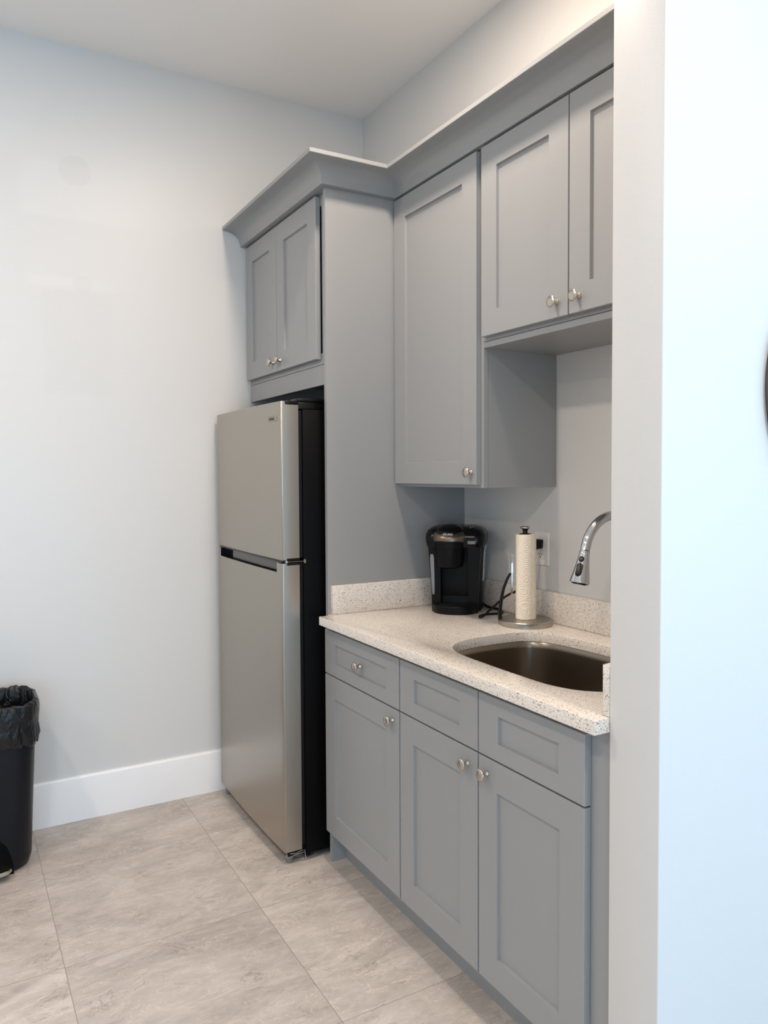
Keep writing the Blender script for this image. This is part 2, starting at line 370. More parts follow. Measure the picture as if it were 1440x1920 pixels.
# ------------------------------------------------------------------ cabinets
YC = -.305      # face of the wall cabinets
YD = -.3255     # door fronts of the wall cabinets
Z_UT = 2.430    # top of upper doors
def shaker(name, x0, x1, z0, z1, yf, parent, fw=.076, fh=None, th=.019):
    fh = fh if fh is not None else fw
    bm = B(); c = .0012; d = .0085
    def loop(ix, iz, y): return [(x0 + ix, y, z0 + iz), (x1 - ix, y, z0 + iz), (x1 - ix, y, z1 - iz), (x0 + ix, y, z1 - iz)]
    add_loops(bm, [loop(0, 0, yf + th), loop(0, 0, yf + c), loop(c, c, yf), loop(fw, fh, yf), loop(fw + .0016, fh + .0016, yf + d)])
    return obj(name, bm, m_cab, parent, angle=18)
_knob = None
def knob(door, x, z, yf):
    """mushroom knob: flared foot, slim neck, slightly domed disc"""
    global _knob
    off = door.parent.location
    if _knob is None:
        bm = B()
        add_lathe(bm, [(.0, 0), (.0085, 0), (.0085, .0015), (.0068, .004), (.0050, .008), (.0046, .012), (.0058, .0155), (.010, .0185), (.0150, .0205), (.0162, .0222), (.0160, .0240), (.0135, .0258), (.008, .0268), (0, .0271)], axis=(0, -1, 0), seg=36)
        _knob = obj('knob', bm, m_nickel, door, local=True, angle=60)
        k = _knob
    else:
        k = _knob.copy(); COL.objects.link(k); k.parent = door
    k.location = Vector((x, yf - .0002, z)) - off
    return k
def carcass(parent, x0, x1, yf, z0, z1, top=True, name='carcass', yb=-.002, t=.016, rail=.04, mids=(), railr=None):
    bm = B(); railr = railr or rail
    add_box(bm, x0, x0 + t, yf + .019, yb, z0, z1)
    add_box(bm, x1 - t, x1, yf + .019, yb, z0, z1)
    add_box(bm, x0 + t, x1 - t, yf + .019, yb, z0, z0 + t)
    if top: add_box(bm, x0 + t, x1 - t, yf + .019, yb, z1 - t, z1)
    add_box(bm, x0 + t, x1 - t, yb - .006, yb, z0 + t, z1 - t)
    # face frame
    add_box(bm, x0, x0 + rail, yf, yf + .0185, z0, z1, .0006, 1)
    add_box(bm, x1 - railr, x1, yf, yf + .0185, z0, z1, .0006, 1)
    add_box(bm, x0 + rail, x1 - railr, yf, yf + .0185, z0, z0 + rail)
    add_box(bm, x0 + rail, x1 - railr, yf, yf + .0185, z1 - rail, z1)
    for z in mids: add_box(bm, x0 + rail, x1 - railr, yf, yf + .0185, z - .02, z + .02)
    return obj(name, bm, m_cab, parent, angle=20)

# tall cabinet above the refrigerator
XP0, XP1, YP = .820, .838, -.604
YF = -.585; YFD = -.6055
t = thing('wall_cabinet', 'grey two-door cabinet hung over the refrigerator', 'cabinet', (.41, -.3, 1.82), 0, None)
carcass(t, .002, XP0 - .0005, YF, 1.8225, 2.4372, railr=.052)
bm = B(); add_box(bm, .002, XP0 - .0005, YF, YF + .018, 1.747, 1.8210, .0008, 1); obj('valance', bm, m_cab, t, angle=20)
for x0, x1, kx in ((.0135, .3705, .333), (.3745, .757, .411)):
    d = shaker('door', x0, x1, 1.8415, Z_UT, YFD, t)
    knob(d, kx, 1.882, YFD)
# finished end panel from floor to crown
bm = B(); add_loops(bm, [[(x, -.002, 0), (x, -.5945, 0), (x, -.5945, .890), (x, YP, .890), (x, YP, 2.4374), (x, -.002, 2.4374)] for x in (XP0, XP1)])
tag(obj('end_panel', bm, m_cab, None, angle=20), 'tall plain grey side panel standing between the refrigerator and the counter', 'panel')

# tall single-door wall cabinet
t = thing('wall_cabinet', 'long single-door grey wall cabinet hanging above the coffee maker', 'cabinet', (1.1, -.15, 1.375))
carcass(t, XP1 + .0005, 1.3664, YC, 1.3735, 2.4372)
d = shaker('door', .846, 1.3535, 1.384, Z_UT, YD, t); knob(d, 1.327, 1.423, YD)
# short two-door wall cabinet over the sink
t = thing('wall_cabinet', 'short two-door grey wall cabinet hanging above the sink', 'cabinet', (1.78, -.15, 1.816))
carcass(t, 1.3672, 2.1893, YC, 1.8355, 2.4372, railr=.06)
bm = B(); add_box(bm, 1.3672, 2.1893, YC, -.002, 1.8155, 1.8340, .0008, 1); obj('bottom_panel', bm, m_cab, t, angle=20)
for x0, x1, kx in ((1.3795, 1.7635, 1.722), (1.7680, 2.150, 1.806)):
    d = shaker('door', x0, x1, 1.8466, Z_UT, YD, t); knob(d, kx, 1.888, YD)

# crown molding, mitred round the deeper refrigerator cabinet
path = [((0.0015, YP + .001), (0, -1)), ((XP1, YP), (1, -1)), ((XP1, YC), (1, -1)), ((X_PART0 - .0015, YC), (0, -1))]
cprof = [(-.030, 2.4378), (.0235, 2.4378), (.0250, 2.4450)]
for i in range(9):
    a = i / 8 * PI / 2
    cprof.append((.027 + .070 * (1 - math.cos(a)), 2.450 + .050 * math.sin(a)))
cprof += [(.104, 2.5015), (.1055, 2.503), (.1055, 2.5155), (.1045, 2.5165), (.080, 2.5165), (.001, 2.470), (-.030, 2.470)]
bm = B()
add_loops(bm, [[(px + dx * p, py + dy * p, z) for p, z in cprof] for (px, py), (dx, dy) in path])
tag(obj('crown_molding', bm, m_cab, None, angle=28), 'grey cove crown molding running along the tops of the upper cabinets', 'molding')

# base cabinets
YB = -.5945; YBD = -.6150; Z_BT = .8840
ZD0, ZDG, ZDT = .1225, .7020, .8620
t = thing('base_cabinet', 'grey base cabinet with one drawer and one door beside the refrigerator', 'cabinet', (1.1, -.3, .115))
carcass(t, XP1 + .0005, 1.3556, YB, .115, Z_BT - .0005, mids=(ZDG,), top=True)
d = shaker('drawer', .8330, 1.3525, ZDG + .0025, ZDT, YBD, t, fw=.080, fh=.044); knob(d, 1.104, .784, YBD)
d = shaker('door', .8330, 1.3525, ZD0, ZDG - .0020, YBD, t); knob(d, 1.316, .665, YBD)
t = thing('base_cabinet', 'grey two-door sink base cabinet with two false drawer fronts', 'cabinet', (1.77, -.3, .115))
c = carcass(t, 1.3562, 2.1893, YB, .115, Z_BT - .0005, mids=(ZDG,), top=False, railr=.075)
for x0, x1, kx in ((1.3590, 1.7470, 1.706), (1.7520, 2.1275, 1.788)):
    shaker('drawer_front', x0, x1, ZDG + .0025, ZDT, YBD, t, fw=.080, fh=.044)
    d = shaker('door', x0, x1, ZD0, ZDG - .0020, YBD, t); knob(d, kx, .661, YBD)
bm = B(); add_box(bm, XP1 + .001, 2.1893, -.538, -.522, .0, .1145)
tag(obj('toe_kick', bm, m_cab, None, angle=20), 'recessed grey toe kick board along the floor under the base cabinets', 'toe kick')

# ------------------------------------------------------------------ countertop with sink cut-out
ZC = .914; ZCB = .8843
half = [(1.752, -.550), (1.60, -.547), (1.545, -.538), (1.500, -.519), (1.467, -.489), (1.445, -.452), (1.431, -.405), (1.425, -.350), (1.425, -.280), (1.430, -.228), (1.443, -.192), (1.468, -.166), (1.505, -.149), (1.560, -.137), (1.64, -.128), (1.752, -.124)]
hole = smooth_path([(x, y, 0) for x, y in half], 3)
hole = [(p.x, p.y) for p in hole]
hole = hole + [(2 * 1.752 - x, y) for x, y in reversed(hole[1:-1])]
outer = [(.860, -.6500), (X_PART0, -.6500), (X_PART0, -.6105), (2.1893, -.6095), (2.1893, -.001), (XP1 + .0005, -.001), (XP1 + .0005, -.605), (.860, -.605)]
def slab_with_hole(outer, hole, z0, z1, name, parent, m, bev):
    bm = B()
    def ring(pts, z): 
        vs = [bm.verts.new((x, y, z)) for x, y in pts]
        return vs, [bm.edges.new((vs[i], vs[(i + 1) % len(vs)])) for i in range(len(vs))]
    ov, oe = ring(outer, z1); hv, he = ring(hole, z1)
    r = bmesh.ops.triangle_fill(bm, edges=oe + he, use_beauty=True, use_dissolve=False)
    fs = [f for f in r['geom'] if isinstance(f, bmesh.types.BMFace)]
    ext = bmesh.ops.extrude_face_region(bm, geom=fs)
    vs = [v for v in ext['geom'] if isinstance(v, bmesh.types.BMVert)]
    bmesh.ops.translate(bm, verts=vs, vec=(0, 0, z0 - z1))
    bmesh.ops.recalc_face_normals(bm, faces=bm.faces[:])
    es = [e for e in bm.edges if len(e.link_faces) == 2 and all(abs(v.co.z - z1) < 1e-5 for v in e.verts) and e.calc_face_angle(0) > 1.0]
    bmesh.ops.bevel(bm, geom=es, offset=bev, segments=2, affect='EDGES', profile=.5)
    return obj(name, bm, m, parent, angle=30)
ct = thing('countertop', 'speckled cream quartz countertop with an oval-cornered sink cutout', 'countertop', (1.5, -.32, ZCB))
slab_with_hole(outer, hole, ZCB, ZC, 'worktop', ct, m_quartz, .0022)
bm = B(); add_box(bm, .8592, 2.1685, -.021, -.001, ZC + .0002, ZC + .1035, .0015, 2); tag(obj('backsplash', bm, m_quartz, None, angle=30), 'long low quartz backsplash strip along the back wall behind the coffee maker and faucet', 'backsplash')
bm = B(); add_box(bm, XP1 + .0005, .8585, -.594, -.001, ZC + .0002, ZC + .1035, .0015, 2); tag(obj('side_splash', bm, m_quartz, None, angle=30), 'short quartz splash strip on the countertop against the tall grey side panel', 'backsplash')
bm = B(); add_box(bm, 2.1692, 2.1893, -.6065, -.001, ZC + .0002, ZC + .1085, .0025, 2); tag(obj('side_splash', bm, m_quartz, None, angle=30), 'quartz splash strip at the right end of the countertop beside the sink', 'backsplash')

# undermount sink
sk = thing('kitchen_sink', 'undermount brushed steel sink set below the quartz countertop', 'sink', (1.752, -.335, .70))
def inset(pts, k, z, cx=1.752, cy=-.335):
    return [(cx + (x - cx) * (1 - k / .33), cy + (y - cy) * (1 - k / .21), z) for x, y in pts]
bm = B(); ztop = ZCB - .0006
prf = [(-.016, ztop), (-.002, ztop), (.001, ztop - .004), (.003, ztop - .02), (.010, ztop - .14), (.016, ztop - .165), (.030, ztop - .182), (.055, ztop - .188), (.12, ztop - .190), (.17, ztop - .192)]
rings = [inset(hole, k, z) for k, z in prf]
shell = rings + [inset(hole, k - .003 if i else k, z - .002) for i, (k, z) in reversed(list(enumerate(prf)))]
add_loops(bm, shell, False, False)
# close outer ring lip
bm.verts.ensure_lookup_table(); nn = len(hole); L0 = bm.verts[:nn]; L1 = bm.verts[-nn:]
for i in range(nn): bm.faces.new((L0[i], L0[(i + 1) % nn], L1[(i + 1) % nn], L1[i]))
obj('basin', bm, m_sink, sk, angle=45)
bm = B(); add_lathe(bm, [(0, -.004), (.052, -.004), (.064, .001), (.064, .003), (.050, .002), (.042, -.001), (.0, -.002)], (1.752, -.335, ztop - .190), seg=40, sx=1, sy=1); obj('drain', bm, m_chrome, sk)

# ------------------------------------------------------------------ faucet
FX, FY = 1.790, -.066
fa = thing('kitchen_faucet', 'chrome pull-down faucet curving over the sink', 'faucet', (FX, FY, ZC))
bm = B(); add_lathe(bm, [(0, .0003), (.028, .0003), (.028, .006), (.025, .010), (.021, .02), (.020, .08), (.017, .10), (.0140, .105), (.0140, .12), (0, .12)], (FX, FY, ZC), seg=40); obj('body', bm, m_chrome, fa)
arc = [(FX, FY, ZC + .115), (FX, FY, 1.10), (FX, FY, 1.19)]
cy, cz, R = FY - .109, 1.193, .109
for i in range(1, 15):
    a = math.radians(i * 12.0); arc.append((FX, cy + R * math.cos(a), cz + R * math.sin(a)))
last = Vector(arc[-1]); prev = Vector(arc[-2]); dr = (last - prev).normalized()
arc.append(tuple(last + dr * .006))
end = Vector(arc[-1])
bm = B(); add_tube(bm, [Vector(p) for p in arc[:3]] + smooth_path(arc[2:], 4)[1:], .0132, seg=28); obj('spout', bm, m_chrome, fa, angle=60)
hd = Vector((0, -.23, -1)).normalized()
bm = B(); add_lathe(bm, [(0, .0012), (.0128, .0012), (.0140, .003), (.0148, .016), (.0178, .038), (.0222, .062), (.0262, .083), (.0268, .088), (.0255, .0905), (0, .0905)], end, hd, seg=40); head = obj('spray_head', bm, m_chrome, fa, angle=40)
bm = B(); add_lathe(bm, [(0, .0906), (.0235, .0906), (.0225, .0925), (0, .0930)], end, hd, seg=32)
for r_, n_ in ((.016, 14), (.009, 8)):
    for i in range(n_):
        a = 2 * PI * i / n_; _, u, v = frame_of(hd)
        add_lathe(bm, [(.0014, .0922), (.0012, .0945), (0, .0948)], end + u * r_ * math.cos(a) + v * r_ * math.sin(a), hd, seg=8)
obj('spray_face', bm, m_blackm, fa)
# buttons on the camera-left face of the head
side = (Vector((.45, -1.0, 0))); side = (side - hd * side.dot(hd)).normalized(); tang = hd.cross(side).normalized()
def button(h0, h1, w, rr):
    bm = B(); loops = []
    cen = lambda h: end + hd * h
    n_ = 10; pts = []
    for k in range(2 * n_ + 2):
        if k <= n_: a = PI * k / n_; pts.append((h0 + w + (-w) * math.sin(a), w * math.cos(a)))
        else: a = PI * (k - n_ - 1) / n_; pts.append((h1 - w + w * math.sin(a), -w * math.cos(a)))
    for lift in (-.004, .0012, .0020):
        s = 1.0 if lift < .0019 else .82; mid = (h0 + h1) / 2
        loops.append([tuple(cen(mid + (h - mid) * s) + tang * (t_ * s) + side * (math.sqrt(max(rr(h) ** 2 - (t_ * s) ** 2, 0)) + lift)) for h, t_ in pts])
    add_loops(bm, loops); return bm
rr = lambda h: .0148 + (.0262 - .0148) * max(0, (h - .016)) / .072
obj('button', button(.018, .034, .0075, rr), m_black, fa)
obj('button', button(.037, .074, .0088, rr), m_black, fa)
bm = B(); add_tube(bm, [(FX + .018, FY, ZC + .06), (FX + .05, FY, ZC + .066), (FX + .11, FY - .005, ZC + .09)], [.011, .0075, .006], seg=16); obj('lever', bm, m_chrome, fa)

# ------------------------------------------------------------------ refrigerator
FR0, FR1, FYF, FYD, FZ0, FZ1 = .034, .780, -.7555, -.689, .046, 1.681
fr = thing('refrigerator', 'brushed stainless top-freezer refrigerator with black sides beside the bare wall', 'refrigerator', ((FR0 + FR1) / 2, -.36, 0))
bm = B(); add_box(bm, FR0 + .004, FR1 - .003, -.672, -.035, .022, 1.655, .004, 2); obj('cabinet_body', bm, m_fridge_side, fr)
bm = B(); add_box(bm, FR0 + .012, FR1 - .010, -.6885, -.6725, .060, 1.100); add_box(bm, FR0 + .012, FR1 - .010, -.6885, -.6725, 1.118, 1.650); obj('door_gasket', bm, m_blackm, fr)
def bulge(x):
    c = (FR0 + FR1) / 2; h = (FR1 - FR0) / 2
    return FYF - .007 * (1 - ((x - c) / h) ** 2)
def fdoor(z0, z1, pocket=None):
    bm = B(); r = .006
    xs = [FR0 + r + (FR1 - FR0 - 2 * r) * i / 24 for i in range(25)]
    if pocket: xs = sorted(xs + [pocket[0], pocket[1]])
    zs = [z0 + .002, z1 - .002]
    if pocket: zs = [z0 + .002, pocket[2], z1 - .0005]
    # profile round the plan outline: back-left, left rounded edge, front, right rounded edge, back-right
    plan = [(FR0, FYD), (FR0, FYF + r)]
    plan += [(FR0 + r - r * math.cos(a), bulge(FR0 + r) + r - r * math.sin(a)) for a in (PI / 8, PI / 4, 3 * PI / 8)]
    nl = len(plan)
    plan += [(x, bulge(x)) for x in xs]
    nr = len(plan)
    plan += [(FR1 - r + r * math.sin(a), bulge(FR1 - r) + r - r * math.cos(a)) for a in (PI / 8, PI / 4, 3 * PI / 8)]
    plan += [(FR1, FYF + r), (FR1, FYD)]
    grid = [[bm.verts.new((x, y, z)) for x, y in plan] for z in zs]
    n_ = len(plan)
    for j in range(len(zs) - 1):
        for i in range(n_ - 1):
            if pocket and j == 1:
                xa, xb = plan[i][0], plan[i + 1][0]
                if nl <= i < nr - 1 and xa >= pocket[0] - 1e-6 and xb <= pocket[1] + 1e-6: continue
            bm.faces.new((grid[j][i], grid[j][i + 1], grid[j + 1][i + 1], grid[j + 1][i]))
        bm.faces.new((grid[j][n_ - 1], grid[j][0], grid[j + 1][0], grid[j + 1][n_ - 1]))
    # end caps with a tiny chamfer
    def cap(row, z, s):
        ins = [bm.verts.new((min(max(x, FR0 + .002), FR1 - .002), max(y, y + .002) if y < FYD - .01 else y, z)) for x, y in plan]
        for i in range(n_ - 1): bm.faces.new((row[i], row[i + 1], ins[i + 1], ins[i]))
        bm.faces.new((row[n_ - 1], row[0], ins[0], ins[n_ - 1]))
        bm.faces.new(ins)
    cap(grid[0], z0, -1)
    if not pocket: cap(grid[-1], z1, 1)
    else:
        # top of the lower door: leave the pocket open, close the two ends and the rear strip
        yb = FYD - .012
        row = grid[-1]
        ia = min(range(n_), key=lambda i: abs(plan[i][0] - pocket[0]) + (0 if nl <= i < nr else 9))
        ib = min(range(n_), key=lambda i: abs(plan[i][0] - pocket[1]) + (0 if nl <= i < nr else 9))
        pa = bm.verts.new((pocket[0], yb, zs[-1])); pb = bm.verts.new((pocket[1], yb, zs[-1]))
        bm.faces.new([row[k] for k in range(0, ia + 1)] + [pa])
        bm.faces.new([pb] + [row[k] for k in range(ib, n_)])
        bm.faces.new((row[0], pa, pb, row[n_ - 1]))
    return bm
ZG0, ZG1 = 1.101, 1.111
ud = obj('door', fdoor(ZG1, FZ1), m_steel, fr, angle=40)
PX0, PX1, PZ = .074, .730, 1.066
ld = obj('door', fdoor(FZ0, ZG0, (PX0, PX1, PZ)), m_steel, fr, angle=40)
# pocket handle in the top of the lower door
bm = B()
yb = FYD - .012
N_ = 20; xs = [PX0 + (PX1 - PX0) * i / N_ for i in range(N_ + 1)]
fl = [bm.verts.new((x, bulge(x) + .0005, PZ)) for x in xs]
bk = [bm.verts.new((x, bulge(x) + .034, PZ - .004)) for x in xs]
tp = [bm.verts.new((x, bulge(x) + .036, ZG0 - .001)) for x in xs]
for i in range(N_):
    bm.faces.new((fl[i], fl[i + 1], bk[i + 1], bk[i])); bm.faces.new((bk[i], bk[i + 1], tp[i + 1], tp[i]))
bm.faces.new((fl[0], bk[0], tp[0], bm.verts.new((PX0, bulge(PX0) + .0005, ZG0 - .001))))
bm.faces.new((fl[-1], bk[-1], tp[-1], bm.verts.new((PX1, bulge(PX1) + .0005, ZG0 - .001))))
obj('handle_pocket', bm, m_black, fr)
m_smoke = mat('smoke_grey_plastic', lin(88, 88, 87), .3)
bm = B()
x0_, x1_ = .19, PX1 - .003
xs = [x0_ + (x1_ - x0_) * i / 16 for i in range(17)]
add_loops(bm, [[(x, bulge(x) + a, z) for x in xs] + [(x, bulge(x) + b_, z) for x in reversed(xs)] for a, b_, z in ((.020, .024, PZ + .003), (.020, .024, ZG0 - .001))])
obj('handle_grip', bm, m_smoke, fr)
# trim strip between the doors
bm = B(); xs = [FR0 + .01 + (FR1 - FR0 - .02) * i / 20 for i in range(21)]
add_loops(bm, [[(x, bulge(x) + .006, z) for x in xs] + [(FR1 - .01, FYD - .002, z), (FR0 + .01, FYD - .002, z)] for z in (ZG0 + .0025, ZG1 - .0015)])
obj('divider_strip', bm, m_black, fr)
# hinges
bm = B(); add_box(bm, FR1 - .072, FR1 - .004, -.690, -.560, 1.6822, 1.694, .004, 2); add_box(bm, FR1 - .060, FR1 - .010, -.688, -.55, 1.6556, 1.6822, .003, 2)
add_box(bm, FR1 - .040, FR1 + .0012, -.741, -.686, 1.6680, 1.6830, .003, 2); obj('hinge_cover', bm, m_black, fr)
bm = B(); add_box(bm, FR1 - .010, FR1 + .0022, -.746, -.664, 1.1045, 1.1072, .0006, 1); add_box(bm, FR1 - .0025, FR1 + .0030, -.672, -.664, 1.0985, 1.1125, .0008, 1)
add_lathe(bm, [(0, 0), (.006, 0), (.006, .008), (0, .008)], (FR1 - .006, -.736, 1.1022), seg=16)
obj('hinge', bm, m_chrome, fr)
bm = B(); add_box(bm, FR1 - .0015, FR1 + .0012, -.738, -.688, 1.1085, 1.1180, .0006, 1); add_box(bm, FR1 - .0015, FR1 + .0012, -.738, -.688, 1.0930, 1.1020, .0006, 1); obj('hinge_bushing', bm, m_black, fr)
bm = B()
add_tube(bm, [(FR1 - .004, -.748, .0415), (FR1 - .003, -.748, .0300), (FR1 - .002, -.742, .0275), (FR1 - .002, -.705, .0330), (FR1 - .001, -.682, .0345)], .0014, seg=8)
add_tube(bm, [(FR1 - .003, -.735, .0405), (FR1 - .001, -.715, .0370), (FR1 - .001, -.690, .0430), (FR1 - .001, -.678, .0425), (FR1 - .001, -.676, .0200), (FR1, -.672, .0060)], .0015, seg=8)
add_tube(bm, [(FR1, -.672, .0100), (FR1 - .002, -.655, .0105), (FR1 - .004, -.630, .0150)], .0013, seg=8)
obj('hinge', bm, m_chrome, fr)
bm = B(); add_box(bm, FR1 - .030, FR1 - .002, -.744, -.690, .0300, .0455, .001, 1); obj('door_stop', bm, m_black, fr)
for fx_ in (FR0 + .03, FR1 - .024):
    bm = B(); add_lathe(bm, [(0, 0), (.0115, 0), (.0135, .003), (.0150, .024), (.0150, .0285), (.006, .029), (.006, .0295), (0, .0295)], (fx_, -.730, .0), seg=24); obj('foot', bm, m_greyp, fr)
bm = B(); add_box(bm, FR0 + .02, FR1 - .02, -.668, -.645, .008, .0215); obj('kick_plate', bm, m_blackm, fr)
for fx_ in (FR0 + .06, FR1 - .06):
    bm = B(); add_lathe(bm, [(0, 0), (.011, 0), (.011, .022), (0, .022)], (fx_, -.10, .0), seg=14); obj('foot', bm, m_blackm, fr)
# badge
bx0, bx1, bz0, bz1 = .664, .742, 1.6115, 1.6335
bm = B(); yb0 = bulge(.703)
add_box(bm, bx0, bx1, yb0 - .0017, yb0 + .002, bz0, bz1, .0012, 2); bd = obj('badge', bm, mat('badge_metal', lin(168, 160, 150), .32, 1.0), fr)
def text_mesh(name, s, size, m, loc, rot, parent, ext=.0003):
    cu = bpy.data.curves.new(name, 'FONT'); cu.body = s; cu.size = size; cu.extrude = ext; cu.align_x = 'CENTER'; cu.align_y = 'CENTER'
    tmp = bpy.data.objects.new('tmp', cu); COL.objects.link(tmp)
    bpy.context.view_layer.update()
    me = bpy.data.meshes.new_from_object(tmp.evaluated_get(bpy.context.evaluated_depsgraph_get()))
    bpy.data.objects.remove(tmp); me.materials.clear(); me.materials.append(m)
    o = bpy.data.objects.new(name, me); COL.objects.link(o); o.parent = parent; o.rotation_euler = rot
    off = Vector((0, 0, 0)); p = parent
    while p is not None: off += p.location; p = p.parent
    o.location = Vector(loc) - off
    return o
text_mesh('lettering', 'vissani', .019, mat('badge_ink', lin(70, 68, 66), .5), ((bx0 + bx1) / 2 - .003, yb0 - .0020, (bz0 + bz1) / 2), (PI / 2, 0, 0), bd)

# ------------------------------------------------------------------ coffee maker (local: front -Y, right +X)
KT = math.radians(47)
kf = Vector((math.sin(KT), -math.cos(KT), 0))
K0 = Vector((1.086, -.231, 0)) - kf * .130
cm = thing('coffee_maker', 'black single-serve pod coffee maker standing in the counter corner', 'coffee maker', (K0.x, K0.y, ZC + .0003), KT)
m_kgloss = mat('coffee_black_gloss', (.003, .003, .0035), .2, spec=.22)
m_ksatin = mat('coffee_black_satin', (.004, .004, .0045), .40, spec=.15)
m_kbronze = mat('dark_nickel_ring', lin(120, 108, 98), .3, .9)
def rr_loop(w0, y0, y1, r, z, n=6): return rrect(-w0, w0, y0, y1, r, z, n)
# rear tower widening upward
bm = B()
add_loops(bm, [rr_loop(w, y0, y1, r, z) for w, y0, y1, r, z in (
    (.0880, -.030, .066, .018, 0), (.0890, -.032, .068, .018, .004), (.0915, -.036, .070, .02, .10), (.0960, -.042, .078, .022, .20), (.1030, -.055, .082, .026, .245), (.1040, -.060, .082, .028, .262))])
obj('body', bm, m_ksatin, cm, local=True, angle=50)
# side fins framing the cup bay
for s in (-1, 1):
    bm = B(); xs0, xs1 = (-.0865, -.052) if s < 0 else (.050, .0865)
    add_loops(bm, [[(xs0 * k if s < 0 else xs0, y0, z), (xs1 if s < 0 else xs1 * k, y0, z), (xs1 if s < 0 else xs1 * k, -.028, z), (xs0 * k if s < 0 else xs0, -.028, z)] for z, k, y0 in ((.0, .965, -.070), (.06, .985, -.074), (.15, 1.04, -.080), (.232, 1.10, -.086))])
    obj('side_column', bm, m_ksatin, cm, local=True)
# upper housing: sloped shoulders, domed
bm = B(); loops = []
for z, w, y0, y1, r in ((.230, .1020, -.092, .083, .026), (.245, .1070, -.096, .085, .030), (.262, .1095, -.096, .086, .034), (.276, .1085, -.092, .085, .038), (.288, .1030, -.080, .080, .040), (.297, .0900, -.056, .070, .040), (.302, .0720, -.034, .056, .034)):
    loops.append(rr_loop(w, y0, y1, r, z))
add_loops(bm, loops); obj('upper_housing', bm, m_kgloss, cm, local=True, angle=60)
# brew head: cylinder hanging in front
HC = (-.018, -.072)
bm = B(); add_lathe(bm, [(0, .156), (.030, .156), (.046, .162), (.0500, .172), (.0525, .215), (.0535, .222), (.0535, .226), (.0555, .228), (.0575, .252), (0, .254)], (HC[0], HC[1], 0), seg=48); obj('brew_head', bm, m_ksatin, cm, local=True, angle=40)
# metallic collar and lid, tilted forward
tilt = Vector((0, -.30, 1)).normalized()
bm = B(); add_lathe(bm, [(.0440, .0), (.0590, .0), (.0635, .006), (.0645, .014), (.0600, .026), (.0530, .033), (.0475, .0350), (.0440, .030)], (HC[0], HC[1] + .014, .256), tilt, seg=56, sx=1.0, sy=1.08); col_ = obj('lid_ring', bm, m_kbronze, cm, local=True, angle=50)
bm = B(); add_lathe(bm, [(0, .018), (.0455, .018), (.0480, .0300), (.0465, .0370), (.038, .0440), (.020, .0485), (0, .0495)], (HC[0], HC[1] + .014, .256), tilt, seg=56, sx=1.0, sy=1.08); obj('lid', bm, m_kgloss, cm, local=True, angle=50)
# cup bay panel, drip tray
bm = B(); add_box(bm, -.050, .049, -.034, -.028, .028, .165); obj('bay_panel', bm, m_blackm, cm, local=True)
bm = B(); pts = []
def dshape(w, yf, yb, z):
    out = [(w, yb, z)]
    for i in range(17):
        a = PI * i / 16; out.append((w * math.cos(a), -.068 - (abs(yf) - .068) * math.sin(a), z))
    out.append((-w, yb, z)); return out
add_loops(bm, [dshape(.078, -.126, -.034, 0), dshape(.080, -.130, -.034, .003), dshape(.081, -.131, -.034, .026), dshape(.079, -.128, -.034, .0285), dshape(.070, -.118, -.036, .0285), dshape(.069, -.117, -.036, .0255)]); obj('drip_tray', bm, m_ksatin, cm, local=True, angle=40)
bm = B()
for i in range(9):
    y = -.110 + i * .009; w = .058 - max(0, (-.088 - y)) * 1.6
    add_box(bm, -w, w, y, y + .0035, .0262, .0280)
obj('drip_grate', bm, m_blackm, cm, local=True)
# water window strip
bm = B()
yz = lambda z: -.072 - .016 * z / .232 - .0016
add_loops(bm, [[(-.0815 - .006 * (z / .2) + e, yz(z) - d_, z), (-.0700 - .0055 * (z / .2) - e, yz(z) - d_, z), (-.0700 - .0055 * (z / .2) - e, yz(z) + .003, z), (-.0815 - .006 * (z / .2) + e, yz(z) + .003, z)] for z, e, d_ in ((.062, .004, 0), (.064, .002, .0006), (.10, .0, .0006), (.19, -.0012, .0006), (.203, .001, .0006), (.205, .004, 0))])
obj('water_window', bm, mat('frosted_window', lin(118, 122, 128), .35), cm, local=True)
# control buttons on right shoulder
for i in range(4):
    bm = B(); add_lathe(bm, [(0, 0), (.0022, 0), (.0018, .001), (0, .0012)], (.056 + i * .0065, -.062 + i * .019, .2975 + i * .001), (.25, -.3, .9), seg=12); obj('button', bm, mat('button_white', lin(220, 220, 220), .4), cm, local=True)
bm = B(); add_box(bm, .050, .078, -.0985, -.096, .243, .254, .001, 1); obj('badge_plate', bm, m_greyp, cm, local=True)
# small lettering beads on the ring
text = text_mesh('lettering', 'KEURIG', .0105, m_white, (0, 0, 0), (math.radians(62), 0, 0), cm, .0002)
text.location = (HC[0], HC[1] - .0515, .277)
# side label
bm = B(); add_loops(bm, [[(.0930 + (z - .10) * .07, y, z) for y in (.020, .066)] + [(.0890 + (z - .10) * .07, y, z) for y in (.066, .020)] for z in (.100, .232)])
lb = obj('label_sticker', bm, mat('sticker_white', lin(222, 222, 214), .5), cm, local=True)
bm = B()
for i in range(22):
    z = .146 + i * .0032; w = .034 if i % 3 else .046
    if i in (5, 11, 17): continue
    add_box(bm, .0932 + (z - .10) * .07, .0936 + (z - .10) * .07, .023, .023 + w * .85, z, z + .0014)
obj('label_print', bm, mat('print_grey', lin(120, 124, 124), .6), cm, local=True)
